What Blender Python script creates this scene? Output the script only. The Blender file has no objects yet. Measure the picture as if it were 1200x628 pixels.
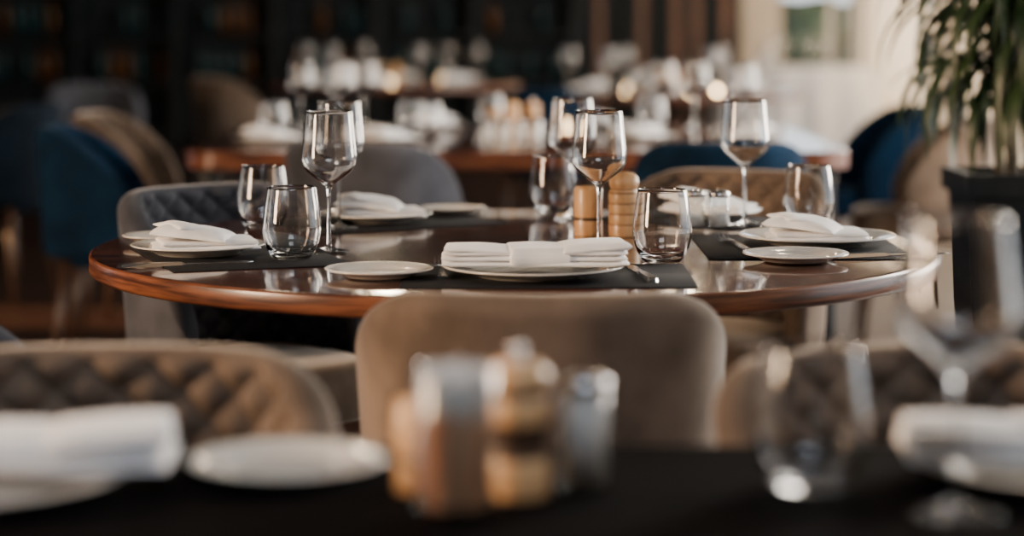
import bpy, bmesh, math, random
from mathutils import Vector, Matrix, noise
random.seed(7)
C = bpy.context
COL = C.scene.collection
TZ = 0.75  # table height

# ------------------------------------------------------------------ materials
def mat(name, color, rough=0.5, metal=0.0, **kw):
    m = bpy.data.materials.new(name); m.use_nodes = True
    b = m.node_tree.nodes['Principled BSDF']
    b.inputs['Base Color'].default_value = (*color, 1)
    b.inputs['Roughness'].default_value = rough
    b.inputs['Metallic'].default_value = metal
    for k, v in kw.items():
        b.inputs[k.replace('_', ' ')].default_value = v
    return m

def noisy(m, c1, c2, scale=(1, 1, 1), nscale=5, detail=6, bump=0.0, lo=0.35, hi=0.65, bscale=None, bdist=0.002):
    nt = m.node_tree; N = nt.nodes; L = nt.links
    b = N['Principled BSDF']
    tc = N.new('ShaderNodeTexCoord'); mp = N.new('ShaderNodeMapping')
    mp.inputs['Scale'].default_value = scale
    n = N.new('ShaderNodeTexNoise'); n.inputs['Scale'].default_value = nscale; n.inputs['Detail'].default_value = detail
    r = N.new('ShaderNodeValToRGB')
    r.color_ramp.elements[0].position = lo; r.color_ramp.elements[0].color = (*c1, 1)
    r.color_ramp.elements[1].position = hi; r.color_ramp.elements[1].color = (*c2, 1)
    L.new(tc.outputs['Object'], mp.inputs['Vector']); L.new(mp.outputs[0], n.inputs['Vector'])
    L.new(n.outputs['Fac'], r.inputs[0]); L.new(r.outputs[0], b.inputs['Base Color'])
    if bump:
        n2 = N.new('ShaderNodeTexNoise'); n2.inputs['Scale'].default_value = bscale or nscale
        L.new(mp.outputs[0], n2.inputs['Vector'])
        bp = N.new('ShaderNodeBump'); bp.inputs['Strength'].default_value = bump; bp.inputs['Distance'].default_value = bdist
        L.new(n2.outputs['Fac'], bp.inputs['Height']); L.new(bp.outputs[0], b.inputs['Normal'])
    return m

def velvet(name, c, sheen=0.6, tint=(1, 0.92, 0.84)):
    m = mat(name, c, 0.9, Sheen_Weight=sheen, Sheen_Roughness=0.3, Sheen_Tint=(*tint, 1))
    m.node_tree.nodes['Principled BSDF'].inputs['Specular IOR Level'].default_value = 0.12
    d = tuple(x * 0.62 for x in c); l = tuple(min(1, x * 1.32) for x in c)
    return noisy(m, d, l, nscale=6, detail=6, bump=0.35, bscale=300, bdist=0.001)

M = {}
M['taupe'] = velvet('velvet_taupe', (0.142, 0.104, 0.079))
M['taupe_q'] = velvet('velvet_taupe_quilt', (0.48, 0.31, 0.205))
M['grey'] = velvet('velvet_grey', (0.064, 0.068, 0.084), 0.3, (0.9, 0.93, 1))
M['grey_q'] = velvet('velvet_grey_quilt', (0.135, 0.155, 0.205), 0.35, (0.85, 0.92, 1))
M['navy'] = velvet('velvet_navy', (0.0035, 0.019, 0.046), 0.03, (0.5, 0.8, 1))
M['dark'] = velvet('velvet_dark', (0.003, 0.009, 0.018), 0.01)
M['leg'] = noisy(mat('dark_walnut_leg', (0.04, 0.02, 0.012), 0.4), (0.03, 0.015, 0.01), (0.07, 0.035, 0.02), (8, 8, 1), 4)
M['wood_top'] = noisy(mat('table_veneer', (0.06, 0.025, 0.015), 0.16, Coat_Weight=0.6, Coat_Roughness=0.06),
                      (0.024, 0.007, 0.005), (0.120, 0.037, 0.018), (1.2, 16, 6), 3, 8, bump=0.08, bdist=0.001)
M['wood_rim'] = noisy(mat('table_edge_wood', (0.2, 0.07, 0.03), 0.3, Coat_Weight=0.3, Coat_Roughness=0.15),
                      (0.050, 0.016, 0.009), (0.185, 0.064, 0.029), (4, 4, 70), 2, 10, lo=0.38, hi=0.60)
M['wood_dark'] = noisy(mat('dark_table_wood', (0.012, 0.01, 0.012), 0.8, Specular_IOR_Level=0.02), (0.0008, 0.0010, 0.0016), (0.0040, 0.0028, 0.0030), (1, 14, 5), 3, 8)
M['porcelain'] = noisy(mat('porcelain', (0.75, 0.72, 0.68), 0.15, Coat_Weight=0.4), (0.66, 0.63, 0.58), (0.74, 0.71, 0.66), nscale=3)
M['linen'] = noisy(mat('white_linen', (0.8, 0.8, 0.82), 0.9, Sheen_Weight=0.2), (0.80, 0.80, 0.81), (0.88, 0.88, 0.89), nscale=20, bump=0.35, bscale=260, bdist=0.0008)
M['steel'] = noisy(mat('polished_steel', (0.6, 0.6, 0.62), 0.18, 1.0), (0.55, 0.55, 0.57), (0.7, 0.7, 0.72), nscale=8)
M['glass'] = mat('clear_glass', (1, 1, 1), 0.0, Transmission_Weight=1.0, IOR=1.47)
tg = bpy.data.materials.new('thin_jar_glass'); tg.use_nodes = True; nt = tg.node_tree; nt.nodes.clear()
o_ = nt.nodes.new('ShaderNodeOutputMaterial'); mx = nt.nodes.new('ShaderNodeMixShader'); tr = nt.nodes.new('ShaderNodeBsdfTransparent'); gl = nt.nodes.new('ShaderNodeBsdfGlossy'); lw = nt.nodes.new('ShaderNodeLayerWeight')
pw = nt.nodes.new('ShaderNodeMath'); pw.operation = 'POWER'; pw.inputs[1].default_value = 3.0
ma = nt.nodes.new('ShaderNodeMath'); ma.operation = 'MULTIPLY_ADD'; ma.inputs[1].default_value = 0.7; ma.inputs[2].default_value = 0.04
gl.inputs['Roughness'].default_value = 0.03; lw.inputs['Blend'].default_value = 0.5; tr.inputs[0].default_value = (0.97, 0.98, 0.98, 1)
nt.links.new(lw.outputs['Facing'], pw.inputs[0]); nt.links.new(pw.outputs[0], ma.inputs[0]); nt.links.new(ma.outputs[0], mx.inputs[0])
nt.links.new(tr.outputs[0], mx.inputs[1]); nt.links.new(gl.outputs[0], mx.inputs[2]); nt.links.new(mx.outputs[0], o_.inputs[0])
M['jar'] = tg
M['millwood'] = noisy(mat('beech_wood', (0.55, 0.28, 0.10), 0.38, Coat_Weight=0.2), (0.52, 0.28, 0.12), (0.74, 0.46, 0.23), (4, 4, 1), 12)
M['millwood_dark'] = noisy(mat('walnut_band', (0.05, 0.03, 0.02), 0.4), (0.04, 0.02, 0.012), (0.08, 0.045, 0.025), nscale=12)
M['amber'] = noisy(mat('toothpick_wood', (0.5, 0.27, 0.12), 0.6), (0.60, 0.33, 0.19), (0.84, 0.56, 0.37), (60, 60, 2), 6)
M['salt'] = noisy(mat('salt_and_glint_white', (0.8, 0.8, 0.8), 0.9), (0.80, 0.78, 0.76), (0.9, 0.88, 0.86), nscale=200)
M['black'] = noisy(mat('black_lacquer', (0.015, 0.018, 0.022), 0.5, Specular_IOR_Level=0.25), (0.006, 0.009, 0.012), (0.014, 0.018, 0.022), nscale=8)
M['soil'] = noisy(mat('soil', (0.03, 0.02, 0.012), 0.95), (0.015, 0.01, 0.006), (0.05, 0.035, 0.02), nscale=40, bump=0.5)
M['leaf'] = noisy(mat('leaf_green', (0.02, 0.06, 0.02), 0.4), (0.008, 0.024, 0.010), (0.032, 0.062, 0.020), nscale=6)
M['bark'] = noisy(mat('cane_bark', (0.05, 0.04, 0.02), 0.7), (0.02, 0.02, 0.01), (0.06, 0.045, 0.025), (1, 1, 8), 12)
M['candle'] = mat('candle_glow', (1, 0.8, 0.5), 0.5, Emission_Color=(1, 0.66, 0.34, 1), Emission_Strength=45.0)
M['glint_bulb'] = mat('glint_globe', (1, 0.85, 0.65), 0.5, Emission_Color=(1, 0.78, 0.52, 1), Emission_Strength=120.0)
M['mat'] = mat('woven_placemat', (0.016, 0.017, 0.02), 0.7, Specular_IOR_Level=0.15)
nt = M['mat'].node_tree
tc = nt.nodes.new('ShaderNodeTexCoord'); ck = nt.nodes.new('ShaderNodeTexChecker'); ck.inputs['Scale'].default_value = 260
ck.inputs['Color1'].default_value = (0.005, 0.006, 0.008, 1); ck.inputs['Color2'].default_value = (0.019, 0.020, 0.024, 1)
bp = nt.nodes.new('ShaderNodeBump'); bp.inputs['Strength'].default_value = 0.5; bp.inputs['Distance'].default_value = 0.001
nt.links.new(tc.outputs['Object'], ck.inputs['Vector']); nt.links.new(ck.outputs['Color'], nt.nodes['Principled BSDF'].inputs['Base Color'])
nt.links.new(ck.outputs['Fac'], bp.inputs['Height']); nt.links.new(bp.outputs[0], nt.nodes['Principled BSDF'].inputs['Normal'])
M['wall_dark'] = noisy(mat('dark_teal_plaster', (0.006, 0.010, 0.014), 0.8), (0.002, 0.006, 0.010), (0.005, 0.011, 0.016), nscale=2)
M['wall_light'] = noisy(mat('cream_plaster', (0.6, 0.55, 0.48), 0.8), (0.58, 0.51, 0.42), (0.68, 0.61, 0.51), nscale=2)
M['wall_tan'] = noisy(mat('tan_plaster', (0.3, 0.25, 0.2), 0.8), (0.12, 0.10, 0.08), (0.17, 0.14, 0.11), nscale=2)
M['ceil'] = noisy(mat('dark_ceiling_paint', (0.03, 0.03, 0.035), 0.9), (0.02, 0.02, 0.025), (0.03, 0.03, 0.035), nscale=2)
M['slat'] = noisy(mat('oak_slat', (0.22, 0.10, 0.04), 0.5), (0.08, 0.034, 0.015), (0.20, 0.085, 0.038), (4, 4, 0.6), 5)
M['hedge'] = noisy(mat('hedge_leaves', (0.08, 0.2, 0.05), 0.8), (0.012, 0.022, 0.014), (0.13, 0.16, 0.09), nscale=2.5, bump=1, bdist=0.05)
M['bottle'] = mat('bottle_glass', (0.015, 0.05, 0.055), 0.08)
M['bottle2'] = mat('amber_bottle_glass', (0.12, 0.045, 0.012), 0.1)
M['curtain'] = noisy(mat('curtain_cloth', (0.75, 0.70, 0.64), 0.95), (0.62, 0.53, 0.42), (0.74, 0.65, 0.54), nscale=6)
nt = M['curtain'].node_tree; tl = nt.nodes.new('ShaderNodeBsdfTranslucent'); tl.inputs[0].default_value = (0.80, 0.66, 0.50, 1)
mx = nt.nodes.new('ShaderNodeMixShader'); mx.inputs[0].default_value = 0.26; out = nt.nodes['Material Output']
nt.links.new(nt.nodes['Principled BSDF'].outputs[0], mx.inputs[1]); nt.links.new(tl.outputs[0], mx.inputs[2]); nt.links.new(mx.outputs[0], out.inputs[0])
fm = mat('dark_plank_floor', (0.03, 0.016, 0.01), 0.4); M['floor'] = fm
nt = fm.node_tree; tc = nt.nodes.new('ShaderNodeTexCoord'); bk = nt.nodes.new('ShaderNodeTexBrick')
bk.inputs['Color1'].default_value = (0.042, 0.020, 0.013, 1); bk.inputs['Color2'].default_value = (0.022, 0.012, 0.009, 1)
bk.inputs['Mortar'].default_value = (0.004, 0.003, 0.002, 1); bk.inputs['Scale'].default_value = 1.0
bk.inputs['Brick Width'].default_value = 1.4; bk.inputs['Row Height'].default_value = 0.14; bk.inputs['Mortar Size'].default_value = 0.004
nt.links.new(tc.outputs['Object'], bk.inputs['Vector']); nt.links.new(bk.outputs['Color'], nt.nodes['Principled BSDF'].inputs['Base Color'])
nt.nodes['Principled BSDF'].inputs['Specular IOR Level'].default_value = 0.25

# ------------------------------------------------------------------ helpers
def obj(name, me, loc=(0, 0, 0), rz=0.0, parent=None):
    o = bpy.data.objects.new(name, me); COL.objects.link(o)
    o.location = loc; o.rotation_euler = (0, 0, rz)
    if parent: o.parent = parent
    return o

def empty(name, loc=(0, 0, 0), rz=0.0):
    e = bpy.data.objects.new(name, None); COL.objects.link(e)
    e.location = loc; e.rotation_euler = (0, 0, rz); e.empty_display_size = 0.1
    return e

def mesh(name, verts, faces, mats, smooth=True, fm_=None):
    me = bpy.data.meshes.new(name); me.from_pydata(verts, [], faces)
    for m in mats: me.materials.append(m)
    if smooth: me.polygons.foreach_set('use_smooth', [True] * len(me.polygons))
    if fm_: me.polygons.foreach_set('material_index', fm_)
    bm = bmesh.new(); bm.from_mesh(me); bmesh.ops.recalc_face_normals(bm, faces=bm.faces); bm.to_mesh(me); bm.free()
    me.update(); return me

def lathe(name, prof, m, seg=56, smooth=True):
    V = []; rings = []
    for p in prof:
        r, z = p[0], p[1]
        if r < 1e-6:
            rings.append([len(V)]); V.append((0, 0, z))
        else:
            rings.append(list(range(len(V), len(V) + seg)))
            for i in range(seg):
                a = 2 * math.pi * i / seg; V.append((r * math.cos(a), r * math.sin(a), z))
    F = []; mi = []
    for k in range(len(rings) - 1):
        A, B = rings[k], rings[k + 1]; idx = prof[k + 1][2] if len(prof[k + 1]) > 2 else 0
        for i in range(seg):
            j = (i + 1) % seg
            if len(A) == 1 and len(B) == 1: continue
            if len(A) == 1: F.append((A[0], B[i], B[j]))
            elif len(B) == 1: F.append((A[i], B[0], A[j]))
            else: F.append((A[i], B[i], B[j], A[j]))
            mi.append(idx)
    return mesh(name, V, F, m if isinstance(m, list) else [m], smooth, mi)

def box_mesh(name, size, m, bevel=0.0, seg=3, center=(0, 0, 0)):
    bm = bmesh.new(); bmesh.ops.create_cube(bm, size=1.0)
    for v in bm.verts: v.co = Vector((v.co.x * size[0] + center[0], v.co.y * size[1] + center[1], v.co.z * size[2] + center[2]))
    if bevel: bmesh.ops.bevel(bm, geom=bm.edges[:] , offset=bevel, segments=seg, affect='EDGES', profile=0.5)
    me = bpy.data.meshes.new(name); bm.to_mesh(me); bm.free(); me.materials.append(m)
    if bevel: me.polygons.foreach_set('use_smooth', [True] * len(me.polygons))
    return me

def spline(pts, n=8):
    out = []
    P = [pts[0]] + list(pts) + [pts[-1]]
    for i in range(1, len(P) - 2):
        p0, p1, p2, p3 = P[i - 1], P[i], P[i + 1], P[i + 2]
        for k in range(n):
            t = k / n
            out.append(tuple(0.5 * ((2 * p1[d]) + (-p0[d] + p2[d]) * t + (2 * p0[d] - 5 * p1[d] + 4 * p2[d] - p3[d]) * t * t + (-p0[d] + 3 * p1[d] - 3 * p2[d] + p3[d]) * t ** 3) for d in (0, 1)))
    out.append(tuple(pts[-1])); return out

# ------------------------------------------------------------------ glassware
outer = spline([(0.0045, 0.012), (0.0034, 0.030), (0.0032, 0.070), (0.0036, 0.100), (0.007, 0.114), (0.022, 0.126), (0.040, 0.141), (0.0475, 0.156), (0.0475, 0.172), (0.0445, 0.200), (0.0405, 0.243)], 5)
inner = spline([(0.0397, 0.243), (0.0437, 0.200), (0.0467, 0.172), (0.0467, 0.157), (0.0394, 0.143), (0.0213, 0.129), (0.008, 0.1205), (0.0, 0.119)], 5)
wine = [(0, 0), (0.036, 0), (0.0375, 0.001), (0.0375, 0.002), (0.030, 0.0036), (0.016, 0.0062), (0.008, 0.0085)] + outer + [(0.0401, 0.2434)] + inner[:-1] + [(0, 0.119)]
ME_WINE = lathe('wine_glass_mesh', wine, M['glass'], 72)
to = spline([(0.028, 0.0), (0.034, 0.004), (0.043, 0.020), (0.0485, 0.042), (0.0490, 0.058), (0.0455, 0.090), (0.0405, 0.120)], 5)
ti = spline([(0.0395, 0.120), (0.0444, 0.090), (0.0478, 0.058), (0.0472, 0.043), (0.0406, 0.022), (0.028, 0.011), (0.0, 0.009)], 5)
ME_TUMB = lathe('tumbler_mesh', [(0, 0.0015), (0.02, 0.0015)] + to + [(0.0400, 0.1205)] + ti[:-1] + [(0, 0.009)], M['glass'], 72)

def wine_glass(x, y, z=TZ): return obj('wine_glass', ME_WINE, (x, y, z + 0.0005), random.random() * 6)
def tumbler(x, y, z=TZ): return obj('stemless_tumbler', ME_TUMB, (x, y, z + 0.0005), random.random() * 6)

PL = {}
def plate(x, y, r, z=TZ, name='dinner_plate'):
    k = round(r, 3)
    if k not in PL:
        h = 0.016 if r > 0.1 else 0.012
        b = 0.60 * r
        prof = [(0, 0.001), (b - 0.006, 0.001), (b, 0.0), (b + 0.003, 0.001)] + spline([(b + 0.006, 0.003), (0.78 * r, h * 0.55), (0.93 * r, h * 0.85), (r, h)], 4) + \
               [(r + 0.0012, h + 0.0015), (r, h + 0.0026)] + spline([(r - 0.004, h + 0.002), (0.90 * r, h * 0.85 + 0.003), (0.76 * r, h * 0.5 + 0.004), (b, 0.005), (b * 0.6, 0.0042), (0, 0.004)], 4)[:-1] + [(0, 0.004)]
        PL[k] = lathe('plate_mesh', prof, M['porcelain'], 80)
    return obj(name, PL[k], (x, y, z + 0.0003), 0)

# ------------------------------------------------------------------ napkins
def pad(V, F, w, d, z0, h, cx=0, cy=0, rot=0, seed=0, wob=0.004, nx=48, ny=22, tilt=0.0, arch=0.0, ek=8):
    base = len(V); cr, sr = math.cos(rot), math.sin(rot)
    for side in (1, -1):
        for j in range(ny + 1):
            for i in range(nx + 1):
                a = -math.cos(math.pi * i / nx); b = -math.cos(math.pi * j / ny)
                ex = max(0.0, 1 - abs(a) ** (ek * 2)) ** 0.5; ey = max(0.0, 1 - abs(b) ** ek) ** 0.5
                x = a * w / 2; y = b * d / 2
                x += wob * noise.noise(Vector((b * 1.5, seed, 0.3))); y += wob * noise.noise(Vector((a * 2, seed, 2.3)))
                n = noise.noise(Vector((x * 14, y * 22, seed * 3.1))) * wob + noise.noise(Vector((x * 45, y * 60, seed))) * wob * 0.25
                e = ex * ey
                z = z0 + h / 2 + side * h / 2 * e + (n * e if side > 0 else n * 0.2 * e) + tilt * x + arch * e * (1 - a * a)
                V.append((cx + x * cr - y * sr, cy + x * sr + y * cr, max(z, 0.0)))
    n1 = (nx + 1) * (ny + 1)
    for s in (0, 1):
        for j in range(ny):
            for i in range(nx):
                a = base + s * n1 + j * (nx + 1) + i
                q = (a, a + 1, a + nx + 2, a + nx + 1)
                F.append(q if s == 0 else q[::-1])

def napkin_banded(w=0.29, d=0.115):
    V, F = [], []
    pad(V, F, w, d, 0.000, 0.009, seed=1, wob=0.0025)
    pad(V, F, w * 0.99, d * 0.97, 0.0085, 0.009, seed=2, cx=-0.001, wob=0.0025)
    pad(V, F, w * 0.98, d * 0.95, 0.017, 0.008, seed=7, cx=0.001, wob=0.0025)
    pad(V, F, w * 0.37, d * 1.0, 0.020, 0.015, cx=w * 0.31, seed=3, rot=0.10, tilt=0.07, arch=0.002, wob=0.002, ek=6)
    pad(V, F, w * 0.36, d * 0.98, 0.022, 0.006, cx=-w * 0.30, seed=4, rot=-0.03, tilt=-0.03, arch=0.002, wob=0.0025)
    pad(V, F, w * 0.32, d * 1.06, -0.0005, 0.031, cx=0.004, seed=5, rot=0.06, wob=0.002, ek=10)
    return mesh('napkin_mesh', V, F, [M['linen']])

def napkin_fold(w=0.18, d=0.13, seed=0, h=1.0):
    V, F = [], []
    pad(V, F, w, d, 0.000, 0.010 * h, seed=seed, wob=0.003)
    pad(V, F, w * 0.90, d * 0.9, 0.008 * h, 0.010 * h, rot=0.10, seed=seed + 1, cx=0.002, wob=0.003)
    pad(V, F, w * 0.70, d * 0.98, 0.014 * h, 0.020 * h, rot=-0.20, seed=seed + 2, cx=-w * 0.12, tilt=-0.10, arch=0.007, ek=3, wob=0.006)
    pad(V, F, w * 0.40, d * 0.75, 0.029 * h, 0.012 * h, rot=0.45, seed=seed + 3, cx=-w * 0.2, tilt=-0.14, arch=0.004, ek=3, wob=0.006)
    return mesh('napkin_mesh', V, F, [M['linen']])

NB = napkin_banded(); NF = [napkin_fold(seed=s) for s in (0, 11, 23)]
def napkin(me, x, y, rz=0, z=TZ + 0.0085): return obj('folded_napkin', me, (x, y, z), rz)

# ------------------------------------------------------------------ cutlery
def strip(V, F, sections):
    b = len(V)
    for (y, hw, z, t) in sections:
        V += [(-hw, y, z), (hw, y, z), (hw * 0.8, y, z + t), (-hw * 0.8, y, z + t)]
    n = len(sections)
    for i in range(n - 1):
        a = b + i * 4; c = a + 4
        for k in range(4): F.append((a + k, a + (k + 1) % 4, c + (k + 1) % 4, c + k))
    F.append((b, b + 3, b + 2, b + 1)); e = b + (n - 1) * 4; F.append((e, e + 1, e + 2, e + 3))

def fork_mesh():
    V, F = [], []
    strip(V, F, [(-0.10, 0.006, 0.001, 0.002), (-0.095, 0.009, 0.001, 0.003), (-0.06, 0.006, 0.003, 0.003), (0.0, 0.0032, 0.006, 0.003), (0.025, 0.004, 0.005, 0.003), (0.036, 0.010, 0.003, 0.002), (0.05, 0.0125, 0.002, 0.002), (0.056, 0.0125, 0.002, 0.002)])
    for k in range(4):
        cx = -0.0108 + k * 0.0072; b = len(V)
        strip(V, F, [(0.055, 0.0019, 0.002, 0.002), (0.08, 0.0018, 0.005, 0.0018), (0.102, 0.0008, 0.011, 0.0012)])
        for i in range(b, len(V)): V[i] = (V[i][0] + cx, V[i][1], V[i][2])
    return mesh('fork_mesh', V, F, [M['steel']], False)
def knife_mesh():
    V, F = [], []
    strip(V, F, [(-0.115, 0.006, 0.0, 0.004), (-0.11, 0.009, 0.0, 0.006), (-0.06, 0.0075, 0.0, 0.006), (-0.01, 0.006, 0.0, 0.005), (0.0, 0.0075, 0.0, 0.002), (0.03, 0.0095, 0.0, 0.0015), (0.08, 0.0100, 0.0, 0.0015), (0.10, 0.007, 0.0, 0.0015), (0.112, 0.001, 0.0, 0.0012)])
    return mesh('knife_mesh', V, F, [M['steel']], False)
FK = fork_mesh(); KN = knife_mesh()
def fork(x, y, rz=0, z=TZ + 0.0022): return obj('dinner_fork', FK, (x, y, z), rz)
def knife(x, y, rz=0, z=TZ + 0.0022): return obj('dinner_knife', KN, (x, y, z), rz)

# ------------------------------------------------------------------ condiments
def mill_profile(h=0.118, r=0.028):
    p = [(0, 0), (r * 0.96, 0), (r, 0.003)]
    for k in range(4):
        z = 0.006 + k * 0.019
        p += [(r * 0.995, z), (r * 1.01, z + 0.004), (r * 1.01, z + 0.0145), (r * 0.985, z + 0.0165, 1), (r * 0.985, z + 0.0178, 1)]
    p += [(r * 0.86, 0.085), (r * 0.84, 0.087, 1), (r * 0.93, 0.090), (r * 0.98, 0.097), (r * 0.92, 0.107), (r * 0.62, 0.115), (0, h)]
    return p
M['groove'] = noisy(mat('burnt_groove', (0.2, 0.09, 0.03), 0.5), (0.26, 0.12, 0.05), (0.34, 0.17, 0.07), nscale=12)
ME_MILL = lathe('mill_mesh', mill_profile(), [M['millwood'], M['groove']], 40)
mp2 = [(0, 0), (0.027, 0), (0.0275, 0.002), (0.0275, 0.032, 0), (0.0268, 0.033, 1), (0.0268, 0.060, 1), (0.0275, 0.061, 0), (0.0275, 0.082, 0), (0.024, 0.086, 1), (0.024, 0.088, 1), (0.027, 0.090, 0), (0.027, 0.100, 0), (0.021, 0.108, 0), (0.006, 0.111, 0), (0.005, 0.115, 2), (0.0075, 0.119, 2), (0.005, 0.124, 2), (0, 0.125, 2)]
ME_MILL2 = lathe('mill2_mesh', mp2, [M['millwood'], M['millwood_dark'], M['steel']], 40)
mp3 = [(0, 0), (0.026, 0), (0.0265, 0.002), (0.0265, 0.028, 0), (0.0262, 0.029, 1), (0.0262, 0.034, 1), (0.0265, 0.035, 0), (0.0265, 0.085, 0), (0.024, 0.090, 0), (0.008, 0.092, 0), (0.0, 0.092, 0)]
ME_MILL3 = lathe('mill3_mesh', mp3, [M['millwood'], M['millwood_dark']], 40)
def pepper_mill(x, y, k=0, z=TZ, s=1.0):
    o = obj('pepper_mill', (ME_MILL, ME_MILL2, ME_MILL3)[k], (x, y, z), 0); o.scale = (s, s, s); return o

def jar_cup(name, x, y, r, h, fill_h, fill_mat, lid=False, z=TZ):
    e = empty(name, (x, y, z))
    prof = [(0, 0), (r * 0.95, 0), (r, 0.002), (r, h - 0.001), (r - 0.001, h), (r - 0.002, h - 0.001), (r - 0.002, 0.006), (0, 0.006)]
    obj('glass_body', lathe('jar_mesh', prof, M['jar'], 40), parent=e)
    ri = r - 0.0026
    if fill_h:
        obj('contents', lathe('fill_mesh', [(0, 0.0065), (ri, 0.0065), (ri, fill_h), (ri * 0.5, fill_h + 0.003), (0, fill_h + 0.001)], fill_mat, 32), parent=e)
    if lid:
        obj('metal_lid', lathe('lid_mesh', [(0, h), (r + 0.001, h), (r + 0.001, h + 0.008), (r * 0.7, h + 0.013), (0, h + 0.014)], M['steel'], 32), parent=e)
    return e

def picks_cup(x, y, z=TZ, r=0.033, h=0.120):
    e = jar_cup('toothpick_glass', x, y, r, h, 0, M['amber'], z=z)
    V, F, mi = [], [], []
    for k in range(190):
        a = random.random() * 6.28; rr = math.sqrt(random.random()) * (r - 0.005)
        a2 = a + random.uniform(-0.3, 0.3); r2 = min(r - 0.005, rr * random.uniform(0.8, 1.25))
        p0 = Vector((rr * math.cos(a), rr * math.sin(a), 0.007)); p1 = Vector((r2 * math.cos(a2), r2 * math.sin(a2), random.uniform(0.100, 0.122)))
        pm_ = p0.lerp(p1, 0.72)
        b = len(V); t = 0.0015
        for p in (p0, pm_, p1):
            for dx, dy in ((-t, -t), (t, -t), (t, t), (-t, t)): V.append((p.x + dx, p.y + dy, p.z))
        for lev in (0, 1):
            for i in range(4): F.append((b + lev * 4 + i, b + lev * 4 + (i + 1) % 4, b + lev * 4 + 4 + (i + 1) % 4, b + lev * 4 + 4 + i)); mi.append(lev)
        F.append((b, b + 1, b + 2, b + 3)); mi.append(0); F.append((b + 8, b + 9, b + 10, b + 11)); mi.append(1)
    obj('toothpicks', mesh('picks_mesh', V, F, [M['amber'], M['salt']], False, mi), parent=e)  # white upper ends paint in the reflection along the glass top
    return e

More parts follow.
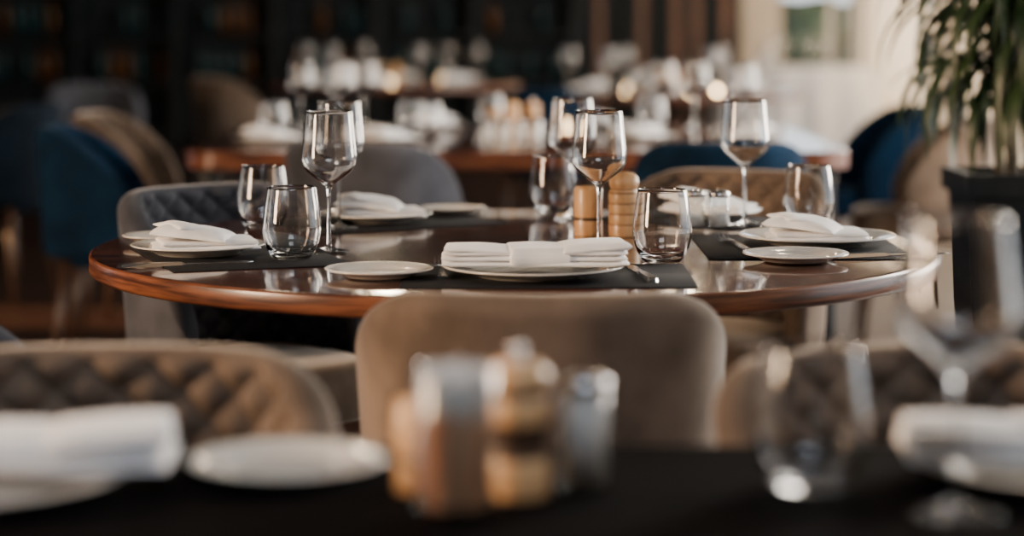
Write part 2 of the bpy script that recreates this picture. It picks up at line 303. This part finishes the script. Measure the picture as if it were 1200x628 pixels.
# ------------------------------------------------------------------ chair
def make_chair_meshes():
    a, b = 0.205, 0.222
    pts = []
    pm = math.radians(102); K = 600
    for i in range(K + 1):
        ph = -pm + 2 * pm * i / K
        s, c = math.sin(ph), math.cos(ph); e = 0.76
        pts.append(Vector((a * math.copysign(abs(s) ** e, s), -b * math.copysign(abs(c) ** e, c), 0)))
    acc = [0]
    for i in range(K): acc.append(acc[-1] + (pts[i + 1] - pts[i]).length)
    Lh = acc[-1] / 2
    import bisect
    def plan(s):
        t = min(max(s + Lh, 0), acc[-1] - 1e-9); i = min(bisect.bisect_right(acc, t) - 1, K - 1)
        f = (t - acc[i]) / max(1e-9, acc[i + 1] - acc[i]); return pts[i].lerp(pts[i + 1], f)
    ZB, H = 0.39, 0.80
    s0 = Lh * 0.30
    def ztop(s):
        x = max(0, (abs(s) - s0) / (Lh - s0)); z = H + 0.004 * (1 - (s / Lh) ** 2) - 0.215 * x ** 2.0
        r = 0.07; d = Lh - abs(s)
        if d < r: z -= r - math.sqrt(max(0, r * r - (r - d) ** 2))
        return z
    def P(s, z):
        p = plan(s); k = 1 + 0.13 * (z - ZB) / (H - ZB)
        return Vector((p.x * k, p.y * k, z))
    T = 0.028; NU, NV = 220, 90
    def dist(u):
        return 0.64 * u + 0.36 * math.sin(u * math.pi / 2)
    V, F, mi = [], [], []
    for side in (0, 1):
        for j in range(NV + 1):
            tj = 0.5 + 0.5 * dist(-1 + 2 * j / NV)
            for i in range(NU + 1):
                s = Lh * dist(-1 + 2 * i / NU)
                zt = ztop(s); z = ZB + (zt - ZB) * tj
                p = P(s, z)
                ds = (P(min(Lh, s + .002), z) - P(max(-Lh, s - .002), z)); dz = P(s, z + .002) - P(s, z - .002)
                n = ds.cross(dz); n.normalize()
                if n.dot(Vector((p.x, p.y, 0))) < 0: n = -n
                d = min(zt - z, Lh - abs(s), (z - ZB) * 1.0)
                e = T; q = 1.0 if d >= e else math.sqrt(max(0, 1 - (1 - d / e) ** 2))
                off = T * q
                if side == 0:
                    p = p + n * off
                else:
                    A = math.pi * (s / 0.064 + (z) / 0.058); B = math.pi * (s / 0.064 - z / 0.058)
                    puff = (abs(math.sin(A)) * abs(math.sin(B))) ** 0.5
                    fade = min(1, max(0, (d - 0.010) / 0.012))
                    p = p - n * (off - 0.015 * fade + 0.019 * puff * fade)
                V.append(tuple(p))
    n1 = (NU + 1) * (NV + 1)
    for s in (0, 1):
        for j in range(NV):
            for i in range(NU):
                q = s * n1 + j * (NU + 1) + i
                f = (q, q + 1, q + NU + 2, q + NU + 1)
                F.append(f if s == 0 else f[::-1]); mi.append(s)
    me = bpy.data.meshes.new('chair_back_mesh'); me.from_pydata(V, [], F)
    me.polygons.foreach_set('use_smooth', [True] * len(F)); me.polygons.foreach_set('material_index', mi)
    bm = bmesh.new(); bm.from_mesh(me); bmesh.ops.remove_doubles(bm, verts=bm.verts, dist=0.0003)
    bmesh.ops.recalc_face_normals(bm, faces=bm.faces); bm.to_mesh(me); bm.free(); me.update()
    V, F = [], []; n = 64; prof = [(0.0, 0.36), (0.9, 0.36), (0.97, 0.368), (1.0, 0.385), (1.0, 0.43), (0.985, 0.452), (0.94, 0.466), (0.8, 0.474), (0.4, 0.478), (0, 0.479)]
    rings = []
    for r, z in prof:
        if r == 0: rings.append([len(V)]); V.append((0, 0.02, z)); continue
        rings.append(list(range(len(V), len(V) + n)))
        for i in range(n):
            t = 2 * math.pi * i / n; c, s = math.cos(t), math.sin(t); e = 0.6
            V.append((0.19 * r * math.copysign(abs(c) ** e, c), 0.02 + 0.215 * r * math.copysign(abs(s) ** e, s), z))
    for k in range(len(rings) - 1):
        A, B = rings[k], rings[k + 1]
        for i in range(n):
            j = (i + 1) % n
            if len(A) == 1: F.append((A[0], B[i], B[j]))
            elif len(B) == 1: F.append((A[i], B[0], A[j]))
            else: F.append((A[i], B[i], B[j], A[j]))
    seat = mesh('chair_seat_mesh', V, F, [])
    leg = []
    for sx, sy in ((-1, -1), (1, -1), (1, 1), (-1, 1)):
        V = []; F = []; m = 14
        for z, r, x, y in ((0.0, 0.010, 0.205, 0.205), (0.385, 0.018, 0.155, 0.16)):
            for i in range(m):
                t = 2 * math.pi * i / m; V.append((sx * x + r * math.cos(t), sy * y + r * math.sin(t), z))
        for i in range(m): F.append((i, (i + 1) % m, m + (i + 1) % m, m + i))
        F.append(tuple(range(m))); F.append(tuple(range(m, 2 * m)))
        leg.append(mesh('chair_leg_mesh', V, F, [M['leg']]))
    return me, seat, leg
CB, CS, CL = make_chair_meshes()
cache = {}
def chair(x, y, fx, fy, out='taupe', inn='taupe_q', seatm=None):
    rz = math.atan2(fy, fx) - math.pi / 2
    key = (out, inn, seatm)
    if key not in cache:
        b = CB.copy(); b.materials.clear(); b.materials.append(M[out]); b.materials.append(M[inn])
        s = CS.copy(); s.materials.clear(); s.materials.append(M[seatm or out]); cache[key] = (b, s)
    b, s = cache[key]
    e = empty('dining_chair', (x, y, 0), rz)
    obj('backrest', b, parent=e); obj('seat', s, parent=e)
    for i, l in enumerate(CL): obj('leg_%d' % (i + 1), l, parent=e)
    return e

# ------------------------------------------------------------------ tables
def round_table(x, y, R, t=0.034, mt=('wood_top', 'wood_rim')):
    e = empty('round_dining_table', (x, y, 0))
    prof = [(0, TZ - t), (R - 0.03, TZ - t), (R - 0.006, TZ - t, 1), (R - 0.001, TZ - t + 0.003, 1), (R, TZ - t + 0.007, 1), (R, TZ - 0.006, 1), (R - 0.001, TZ - 0.0025, 1), (R - 0.004, TZ - 0.0005, 1), (R - 0.008, TZ, 0), (R * 0.5, TZ), (0, TZ)]
    obj('table_top', lathe('table_top_mesh', prof, [M[mt[0]], M[mt[1]]], 200), parent=e)
    z1 = TZ - t
    obj('pedestal', lathe('pedestal_mesh', [(0, 0), (0.30, 0), (0.31, 0.008), (0.30, 0.018), (0.10, 0.032), (0.055, 0.05), (0.048, 0.1), (0.048, z1 - 0.06), (0.09, z1 - 0.02), (0.2, z1 - 0.012), (0.2, z1), (0, z1)], M['black'], 64), parent=e)
    return e

def rect_table(x0, x1, y0, y1, t, mtop, rim, rc=0.06, name='rectangular_dining_table'):
    cx, cy = (x0 + x1) / 2, (y0 + y1) / 2; w, d = (x1 - x0) / 2, (y1 - y0) / 2
    e = empty(name, (cx, cy, 0)); out = []
    for qx, qy, a0 in ((1, 1, 0), (-1, 1, 90), (-1, -1, 180), (1, -1, 270)):
        for k in range(9):
            a = math.radians(a0 + k * 90 / 8); out.append((qx * (w - rc) + rc * math.cos(a), qy * (d - rc) + rc * math.sin(a)))
    n = len(out); V = []; F = []; mi = []
    for z, ins in ((TZ - t, 0.004), (TZ - t + 0.004, 0), (TZ - 0.004, 0), (TZ, 0.004)):
        for (px, py) in out: V.append((px * (1 - ins / w), py * (1 - ins / d), z))
    for k in range(3):
        for i in range(n):
            F.append((k * n + i, k * n + (i + 1) % n, (k + 1) * n + (i + 1) % n, (k + 1) * n + i)); mi.append(1)
    F.append(tuple(range(n))[::-1]); mi.append(0); F.append(tuple(range(3 * n, 4 * n))); mi.append(0)
    obj('table_top', mesh('rect_top_mesh', V, F, [M[mtop], M[rim]], False, mi), parent=e)
    for i, (sx, sy) in enumerate(((-1, -1), (1, -1), (1, 1), (-1, 1))):
        obj('leg_%d' % (i + 1), box_mesh('tleg', (0.06, 0.06, TZ - t), M['black'], 0.006, 2, (sx * (w - 0.08), sy * (d - 0.08), (TZ - t) / 2)), parent=e)
    return e

def placemat(cx, cy, w, d, rz):
    return obj('woven_placemat', box_mesh('mat_mesh', (w, d, 0.002), M['mat'], 0.0006, 1, (0, 0, 0.001)), (cx, cy, TZ), rz)

# ================================================================== ROOM
def wallbox(name, x0, x1, y0, y1, z0, z1, m):
    return obj(name, box_mesh(name, (x1 - x0, y1 - y0, z1 - z0), M[m], center=((x0 + x1) / 2, (y0 + y1) / 2, (z0 + z1) / 2)))
wallbox('floor', -6, 3.6, -3, 20.2, -0.1, 0, 'floor')
wallbox('ceiling', -6, 3.6, -3, 20.2, 3.2, 3.3, 'ceil')
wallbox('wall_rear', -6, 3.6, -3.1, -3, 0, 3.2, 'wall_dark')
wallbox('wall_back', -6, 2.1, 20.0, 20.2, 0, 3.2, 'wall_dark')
e = empty('wall_back_windowed')
for nm, a in (('pier_1', (2.1, 2.40, 20, 20.2, 0, 3.2)), ('sill', (2.40, 3.6, 20, 20.2, 0, 0.55)), ('lintel', (2.40, 3.6, 20, 20.2, 2.8, 3.2)), ('pier_2', (3.16, 3.6, 20, 20.2, 0.55, 2.8))):
    o = wallbox(nm, *a, 'wall_light' if nm == 'pier_1' else 'wall_tan'); o.parent = e
e = empty('window_1')
for nm, a in (('frame_left', (2.40, 2.46, 20.02, 20.1, 0.55, 2.8)), ('frame_right', (3.10, 3.16, 20.02, 20.1, 0.55, 2.8)), ('frame_mid', (2.90, 2.95, 20.02, 20.1, 0.55, 2.8)), ('frame_low', (2.40, 3.16, 20.02, 20.1, 0.55, 0.61))):
    o = wallbox(nm, *a, 'wall_light'); o.parent = e
e = empty('wall_left')
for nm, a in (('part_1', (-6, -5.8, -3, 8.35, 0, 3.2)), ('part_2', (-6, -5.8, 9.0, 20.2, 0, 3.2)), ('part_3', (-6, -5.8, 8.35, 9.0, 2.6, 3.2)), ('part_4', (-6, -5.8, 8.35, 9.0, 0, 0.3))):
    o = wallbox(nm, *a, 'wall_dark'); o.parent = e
e = empty('wall_right')
for nm, a in (('part_1', (3.4, 3.6, -3, 3.0, 0, 3.2)), ('part_2', (3.4, 3.6, 19.6, 20.0, 0, 3.2)), ('part_3', (3.4, 3.6, 3.0, 19.6, 2.8, 3.2)), ('part_4', (3.4, 3.6, 3.0, 19.6, 0, 0.3)),
              ('pier_1', (3.4, 3.6, 7.0, 7.4, 0.3, 2.8)), ('pier_2', (3.4, 3.6, 11.2, 11.6, 0.3, 2.8)), ('pier_3', (3.4, 3.6, 15.4, 15.9, 0.3, 2.8))):
    o = wallbox(nm, *a, 'wall_light'); o.parent = e
def curtain(y0, y1, x=3.2):
    V, F = [], []; n = int((y1 - y0) * 60); rows = 14
    for j in range(rows + 1):
        z = 0.02 + 2.95 * j / rows
        for i in range(n + 1):
            y = y0 + (y1 - y0) * i / n
            V.append((x + (0.13 * math.sin(i * 0.125 + 0.4 * math.sin(i * 0.05)) + 0.03 * math.sin(i * 0.5)) * (1 - 0.2 * j / rows) + 0.01 * math.sin(i * 0.2 + j), y, z))
    for j in range(rows):
        for i in range(n):
            q = j * (n + 1) + i; F.append((q, q + 1, q + n + 2, q + n + 1))
    return obj('window_curtain', mesh('curtain_mesh', V, F, [M['curtain']]))
curtain(12.6, 19.6)
V, F = [], []; n = 60
for j in range(31):
    for i in range(n + 1):
        x = 1 + 6 * i / n; z = -0.1 + 1.46 * j / 30
        V.append((x, 24 + 0.25 * noise.noise(Vector((x * 3, z * 3, 0))) + 0.1 * noise.noise(Vector((x * 9, z * 9, 4))), z + 0.12 * noise.noise(Vector((x * 4, 3, j * .2)))))
for j in range(30):
    for i in range(n): q = j * (n + 1) + i; F.append((q, q + 1, q + n + 2, q + n + 1))
obj('garden_hedge', mesh('hedge_mesh', V, F, [M['hedge']]))
wallbox('garden_ground', -1, 12, 20.25, 30, -0.2, -0.1, 'hedge')

e = empty('display_cabinet', (0, 0, 0))
def cb(nm, a, m='black'):
    o = wallbox(nm, *a, m); o.parent = e
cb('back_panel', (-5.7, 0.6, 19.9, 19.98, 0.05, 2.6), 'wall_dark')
for k in range(8):
    x = -5.7 + k * 0.89; cb('upright_%d' % (k + 1), (x, x + 0.07, 19.5, 19.9, 0, 2.6))
for k, z in enumerate((0.1, 0.55, 0.98, 1.42, 1.9, 2.4)): cb('shelf_%d' % (k + 1), (-5.63, 0.6, 19.52, 19.9, z, z + 0.03))
bprof = [(0, 0), (0.036, 0), (0.037, 0.17), (0.030, 0.205), (0.013, 0.235), (0.013, 0.29), (0.015, 0.30), (0, 0.30)]
B1 = lathe('bottle_mesh', bprof, M['bottle'], 16); B2 = lathe('bottle_mesh_b', bprof, M['bottle2'], 16)
for z in (0.58, 1.01):
    x = -5.45
    while x < 0.4:
        fx = (x + 5.7) % 0.89
        if 0.13 < fx < 0.84 and random.random() < 0.6:
            obj('bottle', random.choice([B1, B1, B2]), (x, 19.65 + random.random() * 0.1, z), parent=e)
        x += 0.11
e = empty('wooden_slat_screen')
cb('rail_low', (0.72, 1.95, 19.3, 19.38, 0.0, 0.12), 'slat')
for k, x in enumerate((0.74, 1.12, 1.42, 1.60, 1.86)):
    cb('slat_%d' % (k + 1), (x, x + 0.06, 19.31, 19.37, 0.12, 2.7), 'slat')

# unseen hanging globes added for glints in the glassware
ME_GLOBE = lathe('globe_mesh', [(0, 0)] + [(0.055 * math.sin(a), 0.055 - 0.055 * math.cos(a)) for a in [math.pi * k / 12 for k in range(1, 12)]] + [(0, 0.11)], M['glint_bulb'], 24)
ME_CORD = lathe('cord_mesh', [(0, 0.108), (0.02, 0.108), (0.02, 0.15), (0.004, 0.16), (0.004, 0.95), (0.04, 0.955), (0.04, 0.98), (0, 0.98)], M['black'], 16)
for x, y in ((-0.9, 5.6), (0.9, 5.6), (-0.6, 9.8), (0.8, 9.8), (-0.9, 2.6), (1.0, 2.6)):
    e = empty('added_glint_lamp', (x, y, 2.22)); obj('globe', ME_GLOBE, parent=e); obj('cord', ME_CORD, parent=e)

# ================================================================== MAIN TABLE
round_table(0, 3.9, 0.74)
placemat(0.055, 3.43, 0.45, 0.31, 0.0)
placemat(-0.47, 3.73, 0.43, 0.30, math.radians(20 + 90))
placemat(0.505, 3.87, 0.35, 0.42, 0.0)
placemat(-0.265, 4.31, 0.42, 0.29, math.radians(33))
placemat(0.36, 4.38, 0.36, 0.26, math.radians(-38))
MZ = TZ + 0.002
plate(0.033, 3.42, 0.142, MZ); napkin(NB, 0.035, 3.42, 0.02, MZ + 0.0185)
plate(-0.207, 3.41, 0.084, MZ, 'bread_plate')
fork(-0.112, 3.49, 0.04); knife(0.203, 3.45, 0.10)
plate(-0.535, 3.735, 0.114, MZ); napkin(NF[0], -0.522, 3.73, math.radians(10), MZ + 0.010)
plate(-0.63, 3.93, 0.068, MZ, 'bread_plate')
knife(-0.53, 3.572, math.radians(-66))
tumbler(-0.368, 3.66, MZ); wine_glass(-0.316, 3.78); wine_glass(-0.330, 4.175, MZ); tumbler(-0.478, 4.2)
plate(-0.27, 4.33, 0.112, MZ); napkin(NF[1], -0.26, 4.33, 0.1, MZ + 0.009)
plate(-0.123, 4.50, 0.070, MZ, 'bread_plate')
wine_glass(0.151, 3.80); wine_glass(0.12, 4.40); tumbler(0.085, 4.53)
pepper_mill(0.208, 4.06, 0, s=1.02); pepper_mill(0.142, 4.08, 2, s=1.0)
tumbler(0.249, 3.63)
jar_cup('salt_shaker', 0.350, 4.20, 0.020, 0.062, 0.025, M['salt'], True)
jar_cup('salt_shaker', 0.396, 4.19, 0.020, 0.062, 0.030, M['salt'], True)
wine_glass(0.452, 4.25, MZ); tumbler(0.572, 4.22)
plate(0.543, 3.90, 0.139, MZ); napkin(NF[2], 0.54, 3.88, -0.1, MZ + 0.010)
plate(0.470, 3.63, 0.087, MZ, 'bread_plate')
plate(0.40, 4.43, 0.10, MZ); napkin(NF[0], 0.40, 4.43, -0.5, MZ + 0.010)
fork(0.392, 3.88, 0.15); knife(0.64, 3.71, -1.2)

chair(0.039, 3.03, 0, 1)
chair(-0.51, 4.42, 0.69, -0.72, 'grey', 'grey_q', 'taupe')
chair(0.44, 4.84, -0.43, -0.9, 'taupe', 'taupe_q')
chair(-0.79, 3.19, 0.75, 0.66, 'grey', 'grey_q')

# ================================================================== FOREGROUND TABLE
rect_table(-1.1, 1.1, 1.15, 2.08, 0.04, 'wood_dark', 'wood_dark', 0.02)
chair(-0.42, 2.11, 0, -1)
chair(0.47, 2.12, 0.34, -0.94, 'taupe', 'grey_q')
plate(-0.47, 1.88, 0.14); napkin(NB, -0.44, 1.90, 0.05, TZ + 0.0185)
plate(-0.20, 1.95, 0.088, name='bread_plate')
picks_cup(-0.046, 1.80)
pepper_mill(0.004, 1.865, 1, s=1.03)
pepper_mill(-0.078, 1.885, 2, s=0.85)
jar_cup('salt_shaker', 0.062, 1.885, 0.021, 0.085, 0.078, M['salt'], True)
tumbler(0.258, 1.89); wine_glass(0.363, 1.787)
plate(0.487, 1.935, 0.132); napkin(NB, 0.490, 1.935, -0.05, TZ + 0.0185)

# ================================================================== NEXT TABLE
rect_table(-1.0, 1.03, 6.6, 8.3, 0.055, 'wood_top', 'wood_rim', 0.12)
chair(-0.38, 6.36, 0.35, 0.93, 'grey', 'taupe_q')
chair(0.60, 6.40, 0, 1, 'navy', 'navy')
chair(-1.26, 7.1, 1, 0.05, 'navy', 'navy'); chair(-1.34, 8.1, 1, -0.05, 'taupe', 'taupe_q')
chair(1.45, 7.85, -1, 0.1, 'taupe', 'taupe'); chair(1.42, 8.8, -1, -0.1, 'navy', 'navy')
for x, y in ((-0.76, 7.9), (-0.66, 8.1), (-0.54, 8.0), (-0.60, 7.7), (0.67, 8.0), (0.56, 8.15), (0.80, 7.6)): wine_glass(x, y)
for x, y in ((-0.80, 7.35), (-0.28, 7.32), (-0.34, 7.46), (0.50, 7.85), (-0.08, 8.12)): tumbler(x, y)
for i, (x, y) in enumerate(((-0.78, 7.1), (-0.42, 7.13), (0.42, 7.25), (0.78, 7.3), (-0.3, 8.0), (0.33, 8.05))):
    plate(x, y, 0.132); napkin(NF[i % 3], x, y, i)
for i, (x, y) in enumerate(((0.0, 7.55), (0.07, 7.6), (-0.065, 7.62))): pepper_mill(x, y, i)
for k in range(4): jar_cup('salt_shaker', -0.075 + k * 0.05, 6.85, 0.021, 0.07, 0.06, M['salt'], True)

# ================================================================== FAR TABLES
round_table(-0.75, 13.6, 0.8); round_table(0.85, 12.0, 0.75)
for cx, cy, R in ((-0.75, 13.6, 0.8), (0.85, 12.0, 0.75)):
    for k in range(6):
        a = k * math.pi / 3 + 0.4; x, y = cx + 0.5 * math.cos(a), cy + 0.5 * math.sin(a)
        plate(x, y, 0.132); napkin(NF[k % 3], x, y, k)
        a += 0.5; wine_glass(cx + 0.54 * math.cos(a), cy + 0.54 * math.sin(a))
        if k % 2: tumbler(cx + 0.34 * math.cos(a), cy + 0.34 * math.sin(a))
    pepper_mill(cx + 0.035, cy, 0); pepper_mill(cx - 0.05, cy + 0.03, 1)
ME_TEA = lathe('tealight_mesh', [(0, 0), (0.010, 0), (0.012, 0.008), (0.010, 0.018), (0.006, 0.024), (0, 0.025)], M['candle'], 20)
for x, y in ((-0.74, 13.36), (-0.45, 13.75), (0.76, 11.85), (0.98, 12.05), (0.20, 8.15), (0.62, 11.9), (1.1, 11.75)):
    obj('tealight_candle', ME_TEA, (x, y, TZ))
chair(-2.15, 11.3, 0.3, -1, 'grey', 'grey'); chair(-1.62, 13.0, 0.8, 0.6, 'taupe', 'taupe_q')
chair(-2.15, 9.0, -1, 0.2, 'dark', 'dark'); chair(-2.5, 10.1, 1, 0.3, 'navy', 'navy')
chair(0.2, 11.0, 0.4, 1, 'navy', 'navy')

e = empty('round_clothed_table', (2.28, 17.6, 0))
V, F = [], []; n = 160; R = 0.62
rr = [(0, 0.752), (0.5, 0.752), (0.97, 0.752), (1.0, 0.745), (1.01, 0.70), (1.03, 0.5), (1.06, 0.25), (1.08, 0.03)]
rings = []
for r, z in rr:
    if r == 0: rings.append([0]); V.append((0, 0, z)); continue
    rings.append(list(range(len(V), len(V) + n)))
    amp = max(0, (0.745 - z)) * 0.16
    for i in range(n):
        t = 2 * math.pi * i / n; q = R * r + amp * (math.sin(t * 13 + math.sin(t * 3)) - 0.6); V.append((q * math.cos(t), q * math.sin(t), z))
for k in range(len(rings) - 1):
    A, B = rings[k], rings[k + 1]
    for i in range(n):
        j = (i + 1) % n
        F.append((A[0], B[i], B[j]) if len(A) == 1 else (A[i], B[i], B[j], A[j]))
obj('tablecloth', mesh('cloth_mesh', V, F, [M['linen']]), parent=e)
obj('table_core', lathe('core', [(0, 0), (0.3, 0), (0.3, 0.03), (0.05, 0.05), (0.05, 0.70), (0.55, 0.71), (0.55, 0.745), (0, 0.745)], M['black'], 40), parent=e)
for x, y in ((2.06, 17.4), (2.36, 17.3), (2.51, 17.7), (2.21, 17.8)): wine_glass(x, y, 0.752)

# ================================================================== PLANT
px, py = 1.265, 5.45
e = empty('potted_cane_plant', (px, py, 0))
V, F = [], []
def ring(hw, z):
    b = len(V); V.extend([(-hw, -hw, z), (hw, -hw, z), (hw, hw, z), (-hw, hw, z)]); return b
rs = [ring(0.125, 0), ring(0.150, 0.72), ring(0.165, 0.72), ring(0.165, 0.775), ring(0.145, 0.775), ring(0.14, 0.74)]
for a, b in zip(rs, rs[1:]):
    for i in range(4): F.append((a + i, a + (i + 1) % 4, b + (i + 1) % 4, b + i))
F.append((0, 1, 2, 3))
obj('planter', mesh('planter_mesh', V, F, [M['black']], False), parent=e)
obj('soil', box_mesh('soil_mesh', (0.276, 0.276, 0.02), M['soil'], center=(0, 0, 0.735)), parent=e)
V, F = [], []; LV, LF = [], []
def tube(p, rad):
    b = len(V)
    for k, q in enumerate(p):
        for i in range(8):
            t = 2 * math.pi * i / 8; V.append((q.x + rad[k] * math.cos(t), q.y + rad[k] * math.sin(t), q.z))
    for k in range(len(p) - 1):
        for i in range(8): F.append((b + k * 8 + i, b + k * 8 + (i + 1) % 8, b + (k + 1) * 8 + (i + 1) % 8, b + (k + 1) * 8 + i))
def leaf(p, az, L, w, droop, up):
    b = len(LV); n = 10; pos = p.copy(); el = up
    for k in range(n + 1):
        t = k / n; d = Vector((math.cos(az) * math.cos(el), math.sin(az) * math.cos(el), math.sin(el)))
        side = Vector((-math.sin(az), math.cos(az), 0)); hw = w * math.sin(math.pi * min(1, t * 0.93 + 0.07)) ** 0.8 * 0.5
        if k == n: hw = 0.0005
        nrm = side.cross(d)
        LV.extend([tuple(pos - side * hw + nrm * hw * 0.3), tuple(pos), tuple(pos + side * hw + nrm * hw * 0.3)])
        pos = pos + d * (L / n)
        if el > -1.45: el -= droop / n
    for k in range(n):
        a = b + k * 3
        LF.extend([(a, a + 1, a + 4, a + 3), (a + 1, a + 2, a + 5, a + 4)])
for k in range(8):
    a = k * 0.8; x0, y0 = 0.05 * math.cos(a), 0.05 * math.sin(a); h = random.uniform(1.35, 2.1)
    p = [Vector((x0 * (1 + 1.5 * t), y0 * (1 + 1.5 * t), 0.74 + (h - 0.74) * t)) for t in [i / 7 for i in range(8)]]
    tube(p, [0.011 - 0.006 * i / 7 for i in range(8)])
    for q in range(60):
        t = random.uniform(0.25, 1) ** 0.9; z = 0.74 + (h - 0.74) * t
        leaf(Vector((x0 * (1 + 1.5 * t), y0 * (1 + 1.5 * t), z)), random.random() * 6.28, random.uniform(0.28, 0.50), random.uniform(0.024, 0.038), random.uniform(1.9, 3.0), random.uniform(0.1, 0.9))
obj('canes', mesh('canes_mesh', V, F, [M['bark']]), parent=e)
obj('leaves', mesh('leaves_mesh', LV, LF, [M['leaf']]), parent=e)

# ================================================================== LIGHT
def area(name, loc, target, sx, sy, col, power):
    l = bpy.data.lights.new(name, 'AREA'); l.shape = 'RECTANGLE'; l.size = sx; l.size_y = sy; l.color = col; l.energy = power
    o = bpy.data.objects.new(name, l); COL.objects.link(o); o.location = loc
    o.rotation_euler = (Vector(target) - Vector(loc)).to_track_quat('-Z', 'Y').to_euler(); return o
area('window_light_left', (-4.6, 1.7, 1.7), (0, 3.0, 0.8), 0.9, 1.4, (1.0, 0.68, 0.43), 450)
area('window_light_right', (3.3, 6.2, 1.7), (0, 4.0, 0.7), 1.5, 1.6, (1.0, 0.89, 0.76), 350)
area('window_light_right_far', (3.3, 10.2, 1.8), (0.2, 9, 0.7), 3.0, 1.9, (1.0, 0.88, 0.74), 185)
area('window_daylight', (4.6, 16.5, 1.7), (2, 16.5, 1.3), 6.0, 2.4, (1.0, 0.91, 0.78), 850)
area('cloth_fill_light', (2.9, 12.3, 2.2), (2.2, 17.6, 0.3), 1.0, 1.0, (1.0, 0.92, 0.82), 170)  # lamp added inside the room to brighten the tablecloth and back wall
area('slat_fill_light', (1.4, 18.4, 3.1), (1.4, 19.4, 1.2), 1.0, 0.3, (1.0, 0.65, 0.35), 16)  # unseen lamp added to lift the slat screen
area('cabinet_fill_light', (-2.6, 18.6, 3.1), (-2.6, 19.9, 1.0), 4.0, 0.3, (0.40, 0.80, 1.0), 16)  # unseen cool lamp added to light up the cabinet
area('front_fill_light', (0.2, 0.2, 2.9), (0, 2.2, 0.75), 1.4, 1.0, (0.78, 0.88, 1.0), 42)  # unseen overhead fill added to brighten the foreground items
s = bpy.data.lights.new('sun', 'SUN'); s.energy = 14; s.color = (1, 0.55, 0.25); s.angle = 0.02
so = bpy.data.objects.new('sun', s); COL.objects.link(so); so.rotation_euler = Vector((1, -0.05, -0.42)).to_track_quat('-Z', 'Y').to_euler()

w = bpy.data.worlds.new('world'); C.scene.world = w; w.use_nodes = True
bg = w.node_tree.nodes['Background']; bg.inputs[0].default_value = (0.88, 0.94, 1.0, 1); bg.inputs[1].default_value = 2.2

# ================================================================== CAMERA
cam = bpy.data.cameras.new('camera'); co = bpy.data.objects.new('camera', cam); COL.objects.link(co)
co.location = (0, 0, 1.156); co.rotation_euler = (math.pi / 2, 0, 0)
cam.sensor_width = 36; cam.lens = 2566 / 1200 * 36; cam.shift_y = -(314 - 20) / 1200
cam.clip_start = 0.05; cam.clip_end = 100
cam.dof.use_dof = True; cam.dof.focus_distance = 3.6; cam.dof.aperture_fstop = 77 / 44.0
C.scene.camera = co
